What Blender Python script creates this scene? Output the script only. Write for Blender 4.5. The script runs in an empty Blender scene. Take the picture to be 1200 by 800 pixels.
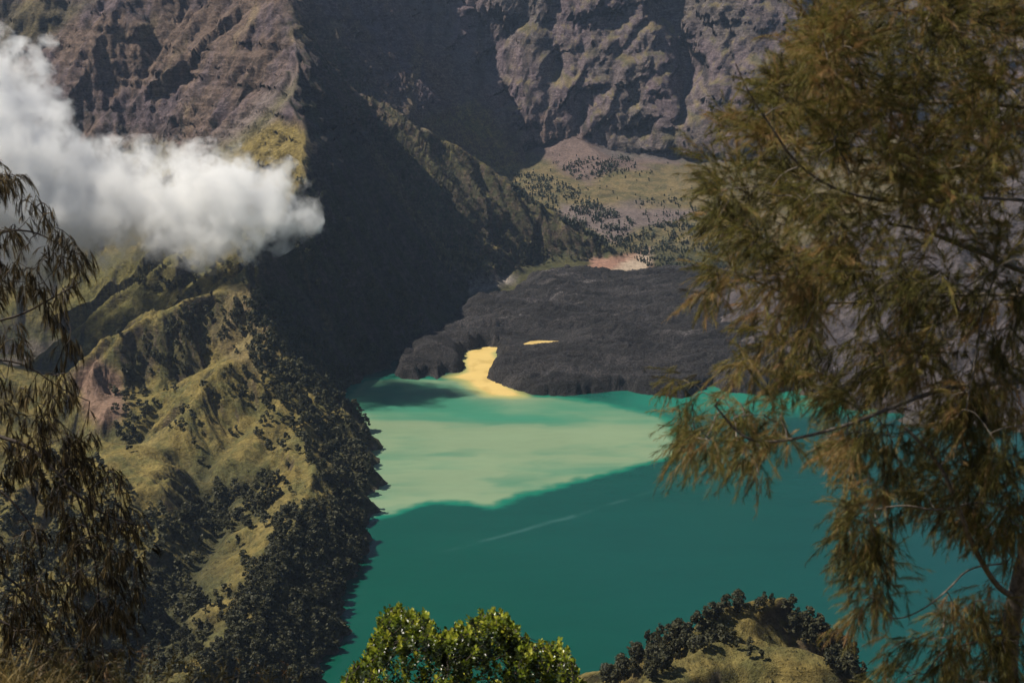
# Crater lake below a volcano ridge, seen from the rim through casuarina trees
import bpy, math, time
import numpy as np
T0 = time.time()
sc = bpy.context.scene
rad = math.radians

# ------------------------------------------------------------------ camera, world, sun, exposure
PITCH, FPX, CAMZ = rad(14.2), 1620.0, 640.0      # FPX: focal length in pixels of a 1200 px wide picture
cam = bpy.data.cameras.new('camera'); cam_o = bpy.data.objects.new('camera', cam); sc.collection.objects.link(cam_o)
cam_o.location = (0, 0, CAMZ); cam_o.rotation_euler = (math.pi/2 - PITCH, 0, 0)
cam.sensor_width = 36.0; cam.lens = 36.0*FPX/1200.0; cam.clip_start = 0.2; cam.clip_end = 40000
cam.dof.use_dof = True; cam.dof.focus_distance = 1500.0; cam.dof.aperture_fstop = 5.0
sc.camera = cam_o

SUN_EL, SUN_BACK = 52.0, 5.0                    # sun on the left, a little beyond the view's square
_ce = math.cos(rad(SUN_EL))
SUN = np.array([-_ce*math.cos(rad(SUN_BACK)), _ce*math.sin(rad(SUN_BACK)), math.sin(rad(SUN_EL))])
world = bpy.data.worlds.new('World'); sc.world = world; world.use_nodes = True
wn = world.node_tree.nodes; wl = world.node_tree.links
sky = wn.new('ShaderNodeTexSky'); sky.sky_type = 'NISHITA'; sky.sun_disc = False
sky.sun_elevation = rad(SUN_EL); sky.sun_rotation = math.atan2(SUN[0], SUN[1]) % (2*math.pi)
sky.altitude = 2600; sky.dust_density = 1.5
bgn = wn['Background']; bgn.inputs['Strength'].default_value = 0.05
wl.new(sky.outputs[0], bgn.inputs['Color'])
sun = bpy.data.lights.new('sun', 'SUN'); sun.energy = 5.0; sun.angle = rad(0.5); sun.color = (1.0, 0.92, 0.79)
sun_o = bpy.data.objects.new('sun', sun); sc.collection.objects.link(sun_o)
sun_o.rotation_euler = (math.atan2(math.hypot(SUN[0], SUN[1]), SUN[2]), 0, math.atan2(SUN[0], -SUN[1]))
sun_o.location = (0, 0, 3000)
vs = sc.view_settings; vs.view_transform = 'Standard'; vs.look = 'None'; vs.gamma = 1.0; vs.exposure = 0.5; vs.use_curve_mapping = False
sc.render.engine = 'CYCLES'
cy = sc.cycles
cy.use_denoising = True; cy.max_bounces = 20; cy.diffuse_bounces = 3; cy.glossy_bounces = 2; cy.transmission_bounces = 3
cy.volume_bounces = 18; cy.transparent_max_bounces = 8; cy.volume_step_rate = 1.0; cy.volume_max_steps = 256
cy.use_adaptive_sampling = True; cy.adaptive_threshold = 0.02; cy.caustics_reflective = False; cy.caustics_refractive = False

# ------------------------------------------------------------------ geometry of the place
SP, CP = math.sin(PITCH), math.cos(PITCH)
def W(px, py, Y):
    """world point at depth Y (metres north of the viewer) seen at px, py of the 1200 x 800 picture"""
    u, v = (px-600.0)/FPX, (400.0-py)/FPX
    t = Y/(CP+v*SP)
    return np.array([u*t, Y, CAMZ+t*(-SP+v*CP)])
def G(px, py, z=0.0):
    """world point at height z"""
    u, v = (px-600.0)/FPX, (400.0-py)/FPX
    t = (z-CAMZ)/(-SP+v*CP)
    return np.array([u*t, t*(CP+v*SP), z])
def project(P):
    d = P-np.array([0, 0, CAMZ])
    f = d[..., 1]*CP-d[..., 2]*SP; upc = d[..., 1]*SP+d[..., 2]*CP
    f = np.maximum(f, 1e-3)
    return 600+FPX*d[..., 0]/f, 400-FPX*upc/f

rng = np.random.default_rng(7)
_TAB = rng.integers(0, 2**31, 4096)
_ANG = rng.random(4096)*2*np.pi; _GX, _GY = np.cos(_ANG), np.sin(_ANG)
_GZ = rng.random(4096)*2-1
from concurrent.futures import ThreadPoolExecutor
import threading
_pool = ThreadPoolExecutor(4); _tl = threading.local()
def par(fn):
    """runs an elementwise function in cache-sized blocks on all cores"""
    def g(*a, **k):
        arrs = [v for v in a if isinstance(v, np.ndarray)]
        if getattr(_tl, 'on', False) or not arrs or max(v.size for v in arrs) < 40000: return fn(*a, **k)
        shp = np.broadcast_shapes(*[v.shape for v in arrs]); n = int(np.prod(shp))
        fl = [np.ascontiguousarray(np.broadcast_to(v, shp)).ravel() if isinstance(v, np.ndarray) and v.ndim else v for v in a]
        B = 16384
        def job(i):
            _tl.on = True
            return fn(*[v[i:i+B] if isinstance(v, np.ndarray) else v for v in fl], **k)
        return np.concatenate(list(_pool.map(job, range(0, n, B)))).reshape(shp)
    return g
def _h(ix, iy):
    return (_TAB[(ix + _TAB[iy & 4095]) & 4095]) & 4095
@par
def pnoise(x, y):
    xi = np.floor(x).astype(np.int64); yi = np.floor(y).astype(np.int64)
    fx = x-xi; fy = y-yi
    ux = fx*fx*fx*(fx*(fx*6-15)+10); uy = fy*fy*fy*(fy*(fy*6-15)+10)
    def g(a, b):
        k = _h(xi+a, yi+b); return _GX[k]*(fx-a)+_GY[k]*(fy-b)
    return 1.5*((g(0,0)*(1-ux)+g(1,0)*ux)*(1-uy)+(g(0,1)*(1-ux)+g(1,1)*ux)*uy)
@par
def fbm(x, y, o=4, gain=.5, ridged=False):
    s = np.zeros_like(x); a = 1.0; n = 0
    for i in range(o):
        v = pnoise(x+i*37.3, y-i*19.1)
        if ridged: v = 1-2*np.abs(v)
        s += a*v; n += a; a *= gain; x = x*2.03; y = y*2.03
    return s/n
def ss(a, b, x):
    t = np.clip((x-a)/(b-a), 0, 1); return t*t*(3-2*t)
def smax(a, b, k):
    h = np.clip(.5+.5*(a-b)/k, 0, 1); return b*(1-h)+a*h+k*h*(1-h)
def inpoly(px, py, poly):
    poly = np.asarray(poly, float); c = np.zeros(np.shape(px), bool); n = len(poly)
    for i in range(n):
        x0, y0 = poly[i]; x1, y1 = poly[i-1]
        if y0 == y1: continue
        c ^= ((y0 > py) != (y1 > py)) & (px < (x1-x0)*(py-y0)/(y1-y0)+x0)
    return c
def _polydist(px, py, poly):
    """signed distance, positive inside"""
    poly = np.asarray(poly, float)[:, :2]; d = np.full(np.shape(px), 1e9)
    for i in range(len(poly)):
        a = poly[i-1]; b = poly[i]; e = b-a
        t = np.clip(((px-a[0])*e[0]+(py-a[1])*e[1])/max(e@e, 1e-9), 0, 1)
        d = np.minimum(d, (px-a[0]-t*e[0])**2+(py-a[1]-t*e[1])**2)
    d = np.sqrt(d)
    return np.where(inpoly(px, py, poly), d, -d)

def polydist(px, py, poly):
    return par(lambda a, b: _polydist(a, b, poly))(px, py)
# ridge lines: points (x, y, z), slope on the left of travel, slope on the right, flattening length
M = W(255, -22, 3350)
RIDGES = [
 ([M, W(322,-20,3200), W(342,45,3020), W(352,84,2860), W(350,120,2740), W(362,165,2600), W(333,240,2390), W(302,288,2260),
   W(286,333,2150), W(313,400,2020), W(368,480,1900), W(392,522,1860)], 1.5, .80, 1500),
 ([M, W(345,28,3260), W(400,87,3290), W(430,114,3310), W(500,156,3360), W(560,191,3400), W(640,241,3400), W(700,282,3340), W(714,303,3280)], .85, .75, 1500),
 ([M, W(180,-90,3400), W(60,-70,3450), W(-120,-60,3450), W(-400,-80,3300)], .95, 1.0, 1600),
 ([M, np.array([-660,3900,850.]), np.array([-585,4600,1010.]), np.array([-420,5350,1270.])], .9, 1.30, 3000),
 ([np.array([-2500,5000,1150.]), np.array([-420,5350,1270.]), np.array([60,5100,1300.]), np.array([330,5080,1280.]), np.array([620,5200,1300.]), np.array([900,5020,1330.]),
   np.array([1400,5150,1300.]), np.array([2000,4900,1150.]), np.array([2900,4200,1000.]), np.array([3200,2500,800.]), np.array([2600,600,700.])], 1.0, 1.62, 6000),
 # spurs on the west side of the main ridge
 ([W(286,333,2150), W(212,353,2090), W(170,374,2050), W(128,403,2000), W(103,430,1960), W(92,470,1900)], .85, .9, 900, 1),
 ([W(313,400,2020), W(255,430,1900), W(215,500,1780), W(165,575,1660)], .55, .7, 700, 1),
 ([W(345,440,1960), W(320,500,1800), W(262,545,1700), W(200,610,1600)], .5, .6, 700, 1),
 ([W(368,480,1900), W(352,560,1600), W(325,605,1480), W(296,688,1290), W(262,745,1190), W(230,790,1120)], .66, .55, 700, 1),
 ([W(210,300,2420), W(150,340,2400), W(95,385,2350), W(30,440,2250), W(-60,500,2100)], .7, .7, 900, 1),
 ([W(500,156,3360), W(500,210,3180), W(535,255,3100), W(540,290,3060)], .9, 1.0, 900, 1),
 ([W(430,114,3310), W(455,200,3120), W(475,270,3000), W(500,318,2930)], 1.0, .95, 900, 1),
 # west rim and the viewer's rim
 ([np.array([-2300,4500,900.]), np.array([-1900,3000,760.]), np.array([-1900,1500,640.]), np.array([-1300,250,620.]), np.array([-400,-60,645.]),
   np.array([-40,-9,640.]), np.array([0,-2.5,638.6]), np.array([60,-10,640.]), np.array([500,-120,650.]), np.array([1500,100,700.]), np.array([2600,600,700.])], .76, .5, 9000),
 # knoll on the shore
 ([W(762,795,800), W(800,748,830), W(838,716,850), W(882,705,865), W(928,713,870), W(985,748,860), W(1035,800,840)], 1.0, .62, 600),
 ([W(775,800,740), W(850,768,780), W(940,775,770), W(1000,792,760), W(1060,850,740)], .7, .7, 600),
 # talus fan at the foot of the wall
 ([W(641,128,4620), W(668,160,4380), W(735,212,4120)], .42, .5, 900),
 # young cone on the right
 ([np.array([1100.,2620.,385.]), np.array([1160.,2700.,395.]), np.array([1210.,2640.,380.])], .54, .54, 1500),
]
def ridge_z(x, y, r, warp=None):
    pts, sl, sr, L = r[:4]
    best = np.full(x.shape, 1e18); z = np.zeros_like(x); side = np.zeros_like(x); back = np.zeros_like(x)
    for a, b in zip(pts[:-1], pts[1:]):
        ex, ey = b[0]-a[0], b[1]-a[1]; q = ex*ex+ey*ey
        t = ((x-a[0])*ex+(y-a[1])*ey)/q
        bk = np.maximum(-t, 0)*math.sqrt(q) if (b is pts[1] and len(r) > 4) else None
        t = np.clip(t, 0, 1)
        dx = x-a[0]-t*ex; dy = y-a[1]-t*ey; d2 = dx*dx+dy*dy
        m = d2 < best
        best = np.where(m, d2, best); z = np.where(m, a[2]+(b[2]-a[2])*t, z); side = np.where(m, ex*dy-ey*dx, side); back = np.where(m, 0*x if bk is None else bk, back)
    d = np.sqrt(best); s = np.where(side > 0, sl, sr); s = s+(1.6-s)*ss(0, .6, back/(d+1))*(len(r) > 4)
    d = np.sqrt(d*d+36)-6
    return z-s*(.78*d+.22*L*(1-np.exp(-d/L)))
_sh = np.array([G(392,790), G(400,740), G(403,700), G(430,640), G(434,600), G(441,560), G(438,520), G(424,480), G(414,455), G(440,442)])
SHORE_Y, SHORE_X = _sh[:, 1], _sh[:, 0]
@par
def base_h(x, y):
    wx = x+22*pnoise(x/170, y/170)*ss(500, 900, y); wy = y+22*pnoise(x/170+9, y/170+5)*ss(500, 900, y)
    z = None
    for r in RIDGES:
        v = ridge_z(wx, wy, r); z = v if z is None else smax(z, v, 10)
    # the west shore of the lake
    xs = np.interp(y, SHORE_Y, SHORE_X)+5*pnoise(x/40, y/26)+3*pnoise(x/15, y/11)
    z = np.where((y > 1000) & (y < 2300) & (x > -330) & (x < 300), np.minimum(z, (xs-x)*1.1), z)
    fl = np.interp(y, [0, 2420, 2680, 3000, 3350, 3745, 4300, 4600, 5200], [-28, -28, .2, 4, 12, 76, 128, 190, 300])
    fl = fl + ss(3300, 3700, y)*14*fbm(x/210, y/210, 3)
    west = (56+70*fbm(x/240, y/240, 3))*ss(-285, -420, x)*ss(2400, 1950, y)+ss(-300, -450, x)*28
    fl = np.where(y < 2420, fl+west, fl)
    return smax(z, fl, 22+50*ss(3900, 4400, y))
# base grid for gradients
GX0, GY0, GD, GNX, GNY = -4200.0, -900.0, 14.0, 600, 520
gx = GX0+GD*np.arange(GNX); gy = GY0+GD*np.arange(GNY)
_gX, _gY = np.meshgrid(gx, gy)
BZ = base_h(_gX, _gY)
def _blur(a):
    for _ in range(2):
        p = np.pad(a, 1, mode='edge'); a = (p[:-2,1:-1]+p[2:,1:-1]+p[1:-1,:-2]+p[1:-1,2:]+2*a)/6
    return a
_sb = _blur(BZ); BGY, BGX = np.gradient(_sb, GD)
def samp(A, x, y):
    u = np.clip((x-GX0)/GD, 0, GNX-1.001); v = np.clip((y-GY0)/GD, 0, GNY-1.001)
    i = u.astype(int); j = v.astype(int); u = u-i; v = v-j
    return (A[j,i]*(1-u)+A[j,i+1]*u)*(1-v)+(A[j+1,i]*(1-u)+A[j+1,i+1]*u)*v
def gully(px, py, dx, dy):
    """cosine stripes running down the slope, blended from jittered cells"""
    ix = np.floor(px).astype(np.int64); iy = np.floor(py).astype(np.int64); fx = px-ix; fy = py-iy
    va = np.zeros_like(px); sx = np.zeros_like(px); wt = np.zeros_like(px)
    for i in (-1, 0, 1):
        for j in (-1, 0, 1):
            k = _h(ix+i, iy+j); ox = fx-i-.5-.4*_GX[k]; oy = fy-j-.5-.4*_GY[k]
            w = np.exp(-(ox*ox+oy*oy)*2.2); mag = (ox*dx+oy*dy)*6.2832
            va += np.cos(mag)*w; sx -= np.sin(mag)*w; wt += w
    return va/wt, sx/wt
def detail(x, y, z0, octaves=6):
    g1 = samp(BGX, x, y); g2 = samp(BGY, x, y); sl = np.hypot(g1, g2)+1e-6
    far = ss(3400, 4300, y)
    steep = ss(.10, .55, sl)
    rock = np.clip(ss(2750, 2950, y)+0*x, 0, 1)
    vis = ss(450, 1000, y)
    amp = (9.5+4.5*ss(2400, 2200, y)+4*rock-13.5*far)*steep*vis
    per = np.where(far > .5, 1.0, 1.0)
    wl_ = 120.0; h = np.zeros_like(x); cx = np.zeros_like(x); cyy = np.zeros_like(x); a = 1.0; f = 1/wl_
    dirx = g2/sl*np.minimum(sl*1.6, 1.1); diry = -g1/sl*np.minimum(sl*1.6, 1.1)
    for o in range(octaves):
        dx = dirx+cyy*.55; dy = diry-cx*.55
        v, s = gully(x*f+o*3.7, y*f-o*5.1, dx, dy)
        h += a*v; cx += a*s*dx*1.0; cyy += a*s*dy*1.0
        a *= .52; f *= 1.95
    zz = amp*h*1.15
    # rock ribs, ledges
    rr = ss(.5, 1.1, sl)*rock
    zz += rr*(9+22*far)*fbm(x/(95+130*far), y/(95+130*far), 5, .55, True)+far*rr*50*fbm(x/300+3, y/300, 3, .5)
    zt = z0+zz
    led = (pnoise(zt/11, x/260)+.6*pnoise(zt/5, x/120+7))
    zz += rr*3.0*led
    zz += vis*(1.2+1.5*steep)*fbm(x/34, y/34, 4, .55)
    return zz
@par
def height(x, y, octaves=6, exact=True):
    z0 = base_h(x, y) if exact else samp(BZ, x, y)
    z = z0+detail(x, y, z0, octaves)
    # the grassy hump left of the viewer's feet and small roughness of the near slope
    near = ss(60, 25, np.hypot(x, y))
    z = z+near*(2.25*np.exp(-(x+4.2)**2/(2*2.1**2)-(y-6.6)**2/(2*1.7**2))+.12*fbm(x/1.3, y/1.3, 3)-.25*np.exp(-(x*x+y*y)/3))
    return z

# ------------------------------------------------------------------ mesh helpers
def mesh_np(name, verts, faces, mat=None, smooth=True, attrs=None, cols=None):
    """faces: (n,3) or (n,4) array"""
    me = bpy.data.meshes.new(name); verts = np.ascontiguousarray(verts, np.float32); faces = np.ascontiguousarray(faces, np.int32)
    n, k = faces.shape
    me.vertices.add(len(verts)); me.vertices.foreach_set('co', verts.ravel())
    me.loops.add(n*k); me.loops.foreach_set('vertex_index', faces.ravel())
    me.polygons.add(n); me.polygons.foreach_set('loop_start', np.arange(0, n*k, k, dtype=np.int32))
    me.polygons.foreach_set('use_smooth', np.full(n, smooth, bool))
    for an, av in (attrs or {}).items():
        at = me.attributes.new(an, 'FLOAT', 'POINT'); at.data.foreach_set('value', np.ascontiguousarray(av, np.float32))
    for an, av in (cols or {}).items():
        at = me.attributes.new(an, 'FLOAT_COLOR', 'POINT')
        c = np.ones((len(verts), 4), np.float32); c[:, :3] = av; at.data.foreach_set('color', c.ravel())
    me.update(calc_edges=True)
    if mat: me.materials.append(mat)
    return me
def link(name, me, parent=None, loc=None):
    o = bpy.data.objects.new(name, me); sc.collection.objects.link(o)
    if parent: o.parent = parent
    if loc is not None: o.location = loc
    return o
def tag(o, label=None, cat=None, group=None, kind=None):
    if label: o['label'] = label
    if cat: o['category'] = cat
    if group: o['group'] = group
    if kind: o['kind'] = kind
    return o
def grid_faces(nr, nc, wrap=False):
    i = np.arange(nr-1)[:, None]; j = np.arange(nc if wrap else nc-1)[None]; jn = (j+1) % nc
    return np.stack([i*nc+j, i*nc+jn, (i+1)*nc+jn, (i+1)*nc+j], -1).reshape(-1, 4)
class Mat:
    def __init__(s, name):
        s.m = bpy.data.materials.new(name); s.m.use_nodes = True; s.t = s.m.node_tree; s.b = s.t.nodes['Principled BSDF']; s.o = s.t.nodes['Material Output']
    def n(s, kind, props=None, **inp):
        nd = s.t.nodes.new(kind)
        for k, v in (props or {}).items(): setattr(nd, k, v)
        for k, v in inp.items(): s.set(nd, k, v)
        return nd
    def set(s, nd, k, v):
        sock = nd.inputs[int(k[1:])] if (k[0] == 'i' and k[1:].isdigit()) else nd.inputs[k.replace('_', ' ')]
        if isinstance(v, bpy.types.NodeSocket): s.t.links.new(v, sock)
        else: sock.default_value = v
    def math(s, op, a, b=0.0, c=None, clamp=False):
        nd = s.n('ShaderNodeMath', {'operation': op, 'use_clamp': clamp}, i0=a, i1=b)
        if c is not None: s.set(nd, 'i2', c)
        return nd.outputs[0]
    def mix(s, f, a, b, mode='MIX'):
        nd = s.n('ShaderNodeMix', {'data_type': 'RGBA', 'blend_type': mode}, i0=f, i6=a, i7=b); return nd.outputs[2]
    def noise(s, scale, detail=4, rough=.55, vec=None, dist=0.0):
        nd = s.n('ShaderNodeTexNoise', None, Scale=scale, Detail=detail, Roughness=rough, Distortion=dist)
        if vec is not None: s.set(nd, 'Vector', vec)
        return nd.outputs[0]
    def ramp(s, f, *stops):
        nd = s.n('ShaderNodeValToRGB', None, Fac=f); e = nd.color_ramp.elements
        while len(e) < len(stops): e.new(.5)
        for q, (p, c) in zip(e, stops): q.position = p; q.color = (c[0], c[1], c[2], 1) if isinstance(c, tuple) else (c, c, c, 1)
        return nd.outputs[0]
    def bump(s, h, strength, dist, normal=None):
        nd = s.n('ShaderNodeBump', None, Strength=strength, Distance=dist, Height=h)
        if normal is not None: s.set(nd, 'Normal', normal)
        return nd.outputs[0]
    @property
    def pos(s): return s.n('ShaderNodeNewGeometry').outputs['Position']

# ------------------------------------------------------------------ terrain: one polar sheet to the horizon
a_in = np.arange(-24.5, 24.5, rad(0)+0.078)      # degrees either side of north
a_out = np.concatenate([np.arange(25, 45, .5), np.arange(45, 315, 5), np.arange(315, 335, .5)])
az = np.radians(np.concatenate([a_in, a_out])); NC = len(az)
rf = np.concatenate([np.geomspace(.35, 300, 160)[:-1], np.geomspace(300, 5600, 1400), np.geomspace(5600, 26000, 40)[1:]])
NRW = 1250
sx, sy = np.sin(az), np.cos(az)
X = rf[:, None]*sx; Y_ = rf[:, None]*sy
ZC = height(X, Y_, 4, exact=False)
# rows: even steps of the view angle they take up
dr = np.diff(rf)[:, None]; rm = .5*(rf[1:]+rf[:-1])[:, None]
wgt = np.where(rm < 500, .12, 1.0)*np.where(rm > 5400, .3, 1.0)
zz = np.abs(np.diff(_blur(ZC), axis=0))
ds = wgt*np.hypot(dr/rm*.38, zz/rm)+dr/rm*.02
S = np.vstack([np.zeros(NC), np.cumsum(ds, 0)])
Sn = S/S[-1]
k_ = 9
for _ in range(2):                                # neighbouring columns keep similar rows
    P_ = np.concatenate([Sn[:, -k_:], Sn, Sn[:, :k_]], 1); cs = np.cumsum(np.pad(P_, ((0,0),(1,0))), 1)
    Sn = (cs[:, 2*k_+1:]-cs[:, :-2*k_-1])/(2*k_+1)
R = np.empty((NRW, NC)); q_ = np.linspace(0, 1, NRW)
for c in range(NC): R[:, c] = np.interp(q_, (Sn[:, c]-Sn[0, c])/(Sn[-1, c]-Sn[0, c]), rf)
TX = R*sx; TY = R*sy
TZ = height(TX, TY, 6)
outer = R > 5900
TZ = np.where(outer, TZ*ss(9000, 5900, R)+ss(5900, 9000, R)*(250+120*fbm(TX/2500, TY/2500, 4)), TZ)
print('terrain', TZ.shape, time.time()-T0)
# rock faces are broken sideways too: buttresses, ravines and ledges pushed along the horizontal normal
_g1, _g2 = samp(BGX, TX, TY), samp(BGY, TX, TY); _gs = np.hypot(_g1, _g2)+1e-6
_wm = ss(4150, 4450, TY)*ss(5500, 5300, TY)*ss(.35, .9, _gs)*(R < 6200)
_rm = ss(270, 340, TZ)*ss(2350, 2550, TY)*ss(4300, 4000, TY)*ss(.45, .8, _gs)
_u = TX+.6*TY*(1-ss(4000, 4300, TY))
_uu = _u+.35*TZ; _uv = _u-.5*TZ
_d = (56*fbm(_uu/240, TZ/420, 3, .5)+58*fbm(_uv/150+.3*pnoise(_u/80, TZ/80), TZ/330+9, 6, .60, True)+26*fbm(_uu/48, TZ/120+4, 5, .62, True)
      +7*pnoise(_u/260+.2*pnoise(_u/50, TZ/50), TZ/13)+4*pnoise(_u/120, TZ/5.5)+16*ss(.0, .25, pnoise(_u/210+7, TZ/75)))
for _x0, _w0, _k, _sl in [(128, 30, 110, .10), (560, 40, 120, -.18), (-75, 34, 70, .5), (960, 34, 100, .2), (1300, 30, 90, -.2), (330, 14, 34, .45), (700, 14, 50, .02)]:
    _c = _x0+(TZ-400)*_sl+60*pnoise(TZ/160+_x0, 0*TZ)+14*pnoise(TZ/40+_x0, 0*TZ)
    _d = _d-_k*np.exp(-((TX-_c)/_w0)**2)*ss(190, 420, TZ)*(.6+.5*pnoise(TZ/90+_x0, 0*TZ+3))
_dm = 16*fbm(_u/70, TZ/60+3, 5, .58)+9*fbm(_u/34+5, TZ/38, 4, .6, True)+6.5*pnoise(_u/190, TZ/11)+3*pnoise(_u/60, TZ/5.5)
_sh = .72*_wm*_d+_rm*_dm
TX = TX-_g1/_gs*_sh; TY = TY-_g2/_gs*_sh; R = np.hypot(TX, TY)
# slope of the finished surface, for the ground cover
def grid_normal():
    P = np.stack([TX, TY, TZ], -1)
    dc = np.roll(P, -1, 1)-np.roll(P, 1, 1); drr = np.empty_like(P); drr[1:-1] = P[2:]-P[:-2]; drr[0] = P[1]-P[0]; drr[-1] = P[-1]-P[-2]
    n = np.cross(dc, drr); n /= np.linalg.norm(n, axis=-1, keepdims=True)+1e-9
    return np.where(n[..., 2:] < 0, -n, n)
TN = grid_normal()
GPX, GPY = project(np.stack([TX, TY, TZ], -1))
def C(*v): return np.array(v, float)
grass_a, grass_b, grass_c = C(.188,.145,.048), C(.105,.098,.036), C(.24,.19,.075)
scrub, rock_br, rock_pu, rock_dk = C(.040,.044,.024), C(.142,.100,.078), C(.124,.094,.101), C(.052,.043,.042)
scree, tan, pink = C(.175,.140,.125), C(.20,.150,.09), C(.21,.135,.10)
def lerp(a, b, t): return a*(1-t[..., None])+b*t[..., None]
n1 = fbm(TX/140, TY/140, 5); n2 = fbm(TX/38+3, TY/38, 4); n3 = fbm(TX/11, TY/11+9, 3); n4 = fbm(TX/420, TY/420+3, 3)
slope = 1-TN[..., 2]
P2 = lambda pts: np.array([W(a, b, c)[:2] for a, b, c in pts])
def pixmask(poly, y0, y1, soft=14):
    m = polydist(GPX+9*n2, GPY+9*n1, poly)
    return ss(-soft, soft, m)*ss(y0-60, y0+60, TY)*ss(y1+60, y1-60, TY)
# meadow on the west side
col = lerp(grass_a, grass_b, ss(-.35, .45, n2+.5*n3))
col = lerp(col, grass_c, .6*ss(.15, .55, n1-.3*n3))
wood = ss(.05, .5, n1*1.1+n3*.3+.15)*ss(.12, .3, slope)*.75
wood = np.maximum(wood, ss(60, 20, TZ)*.8)
col = lerp(col, scrub, np.clip(wood, 0, 1))
col = lerp(col, rock_br*.8, ss(.36, .50, slope+.12*n3)*.6)
# high rock of the mountain
rockm = np.clip(ss(285, 345, TZ+50*n1), 0, 1)*ss(2350, 2550, TY)
rk = lerp(rock_pu, rock_br, ss(-.3, .35, n1*.8+n4*.5+.3*pnoise(TX/16, TZ/90)))
rk = lerp(rk, rock_dk, ss(.12, .55, n2*.8+.5*n3))
strat = pnoise(TZ/9+.6*n1, TX/300)
rk = lerp(rk, rk*.6, ss(.1, .5, strat))
rk = lerp(rk, tan, .7*ss(.25, .5, fbm(TX/60+20, TZ/120, 4)))
col = lerp(col, rk, rockm)
# grass that climbs onto the mountain
for poly, y0, y1, st, cc in [
    ([(330,140),(372,160),(352,215),(290,212),(250,182),(285,150)], 2300, 2900, .95, grass_a),
    ([(345,82),(352,98),(318,142),(262,180),(228,182),(262,150),(312,110)], 2500, 3200, .9, scree),
    ([(352,92),(340,112),(306,152),(262,184),(240,186),(290,150),(325,112)], 2500, 3200, .7, grass_b),
    ([(0,0),(110,0),(60,45),(0,60)], 2800, 3600, .6, grass_b*.7),
    ([(430,110),(500,152),(560,190),(640,238),(700,280),(690,292),(600,250),(560,225),(500,190),(450,140)], 3000, 3500, .55, grass_b),
    ([(455,150),(520,185),(560,215),(585,262),(560,300),(520,280),(480,220)], 2800, 3500, .65, scrub*1.5),
    ([(100,300),(210,290),(250,320),(180,370),(100,410),(60,420)], 2100, 2700, .7, grass_b*.9),
    ([(112,418),(140,440),(150,480),(128,505),(100,485),(84,440)], 1750, 2150, .95, pink),
    ([(270,330),(300,338),(325,420),(300,450),(245,400)], 1900, 2300, .4, tan)]:
    col = lerp(col, cc*np.ones(3), st*pixmask(poly, y0, y1, 8))
# crater wall, talus, valley floor
wall = ss(4150, 4350, TY+80*n1)
wc = lerp(rock_pu*1.12, C(.128,.106,.098), ss(-.3, .4, fbm(TX/150, TZ/240, 4)))
wc = lerp(wc, rock_dk, ss(.1, .6, fbm(TX/30, TZ/140+5, 4)*1.3+n3*.3))
wc = lerp(wc, C(.155,.120,.098), .7*ss(.15, .5, fbm(TX/22+9, TZ/190, 4)))
wc = lerp(wc, grass_b*.8, .55*ss(.2, .5, fbm(TX/90, TZ/60+11, 4))*ss(700, 300, TZ))
col = lerp(col, wc, wall)
valley = ss(3330, 3450, TY)*ss(.30, .16, slope)*ss(-60, 20, TX)
vc = lerp(C(.165,.128,.066), C(.095,.085,.045), ss(-.25, .35, n2+.5*n1))
col = lerp(col, vc, valley*.95)
for poly, cc, st in [
    ([(612,140),(640,128),(690,165),(740,185),(790,180),(800,192),(720,200),(690,215),(640,190),(612,170)], C(.15,.108,.098), .95),
    ([(690,166),(720,172),(790,178),(850,182),(850,190),(770,188),(715,184)], C(.115,.10,.098), .8),
    ([(660,240),(740,238),(810,245),(800,262),(745,272),(720,285),(690,265),(650,255)], C(.150,.118,.112), .95),
    ([(690,300),(760,296),(765,315),(690,318)], C(.30,.17,.125), .95),
    ([(735,303),(765,296),(760,318),(715,318)], C(.40,.33,.25), .8),
    ([(545,322),(605,322),(600,335),(560,345),(548,340)], C(.23,.20,.175), .95)]:
    col = lerp(col, cc*np.ones(3), st*pixmask(poly, 2750, 4900, 5))
bzone = ss(2950, 3080, TY)*ss(3750, 3600, TY)*ss(-520, -440, TX)*ss(.12, .2, slope)
col = lerp(col, lerp(lerp(scrub*1.3, rock_br*.75, ss(-.3, .35, n3+.6*n2)), grass_b, ss(.2, .5, n2-.3*n1)*.8), bzone*.85)
# dark forest floor, cone, shore
cone = ss(900, 780, np.hypot(TX-1150, TY-2640))
col = lerp(col, lerp(C(.055,.047,.050), C(.105,.088,.088), ss(-.3, .4, n2)), cone)
shore = ss(4.5, 1.2, TZ)*ss(900, 1000, TY)*ss(2700, 2500, TY)
col = lerp(col, C(.10,.085,.07), shore)
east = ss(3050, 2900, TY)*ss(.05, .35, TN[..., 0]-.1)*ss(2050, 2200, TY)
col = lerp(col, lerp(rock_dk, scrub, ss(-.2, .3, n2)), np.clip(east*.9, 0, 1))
near_g = ss(300, 200, R)
col = lerp(col, lerp(C(.17,.13,.05), C(.09,.08,.03), ss(-.3, .3, n3)), near_g)

mt = Mat('ground_cover'); m = mt
ca = m.n('ShaderNodeAttribute', {'attribute_name': 'tint'}).outputs['Color']
p = m.pos
fine = m.noise(.16, 6, .68, p); fine2 = m.noise(.9, 3, .6, p); mid = m.noise(.035, 5, .6, p)
f1 = m.ramp(fine, (.30, .50), (.5, 1.0), (.70, 1.5))
cc = m.mix(1.0, ca, f1, 'MULTIPLY')
cc = m.mix(.5, cc, m.ramp(mid, (.32, .62), (.68, 1.35)), 'MULTIPLY')
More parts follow.
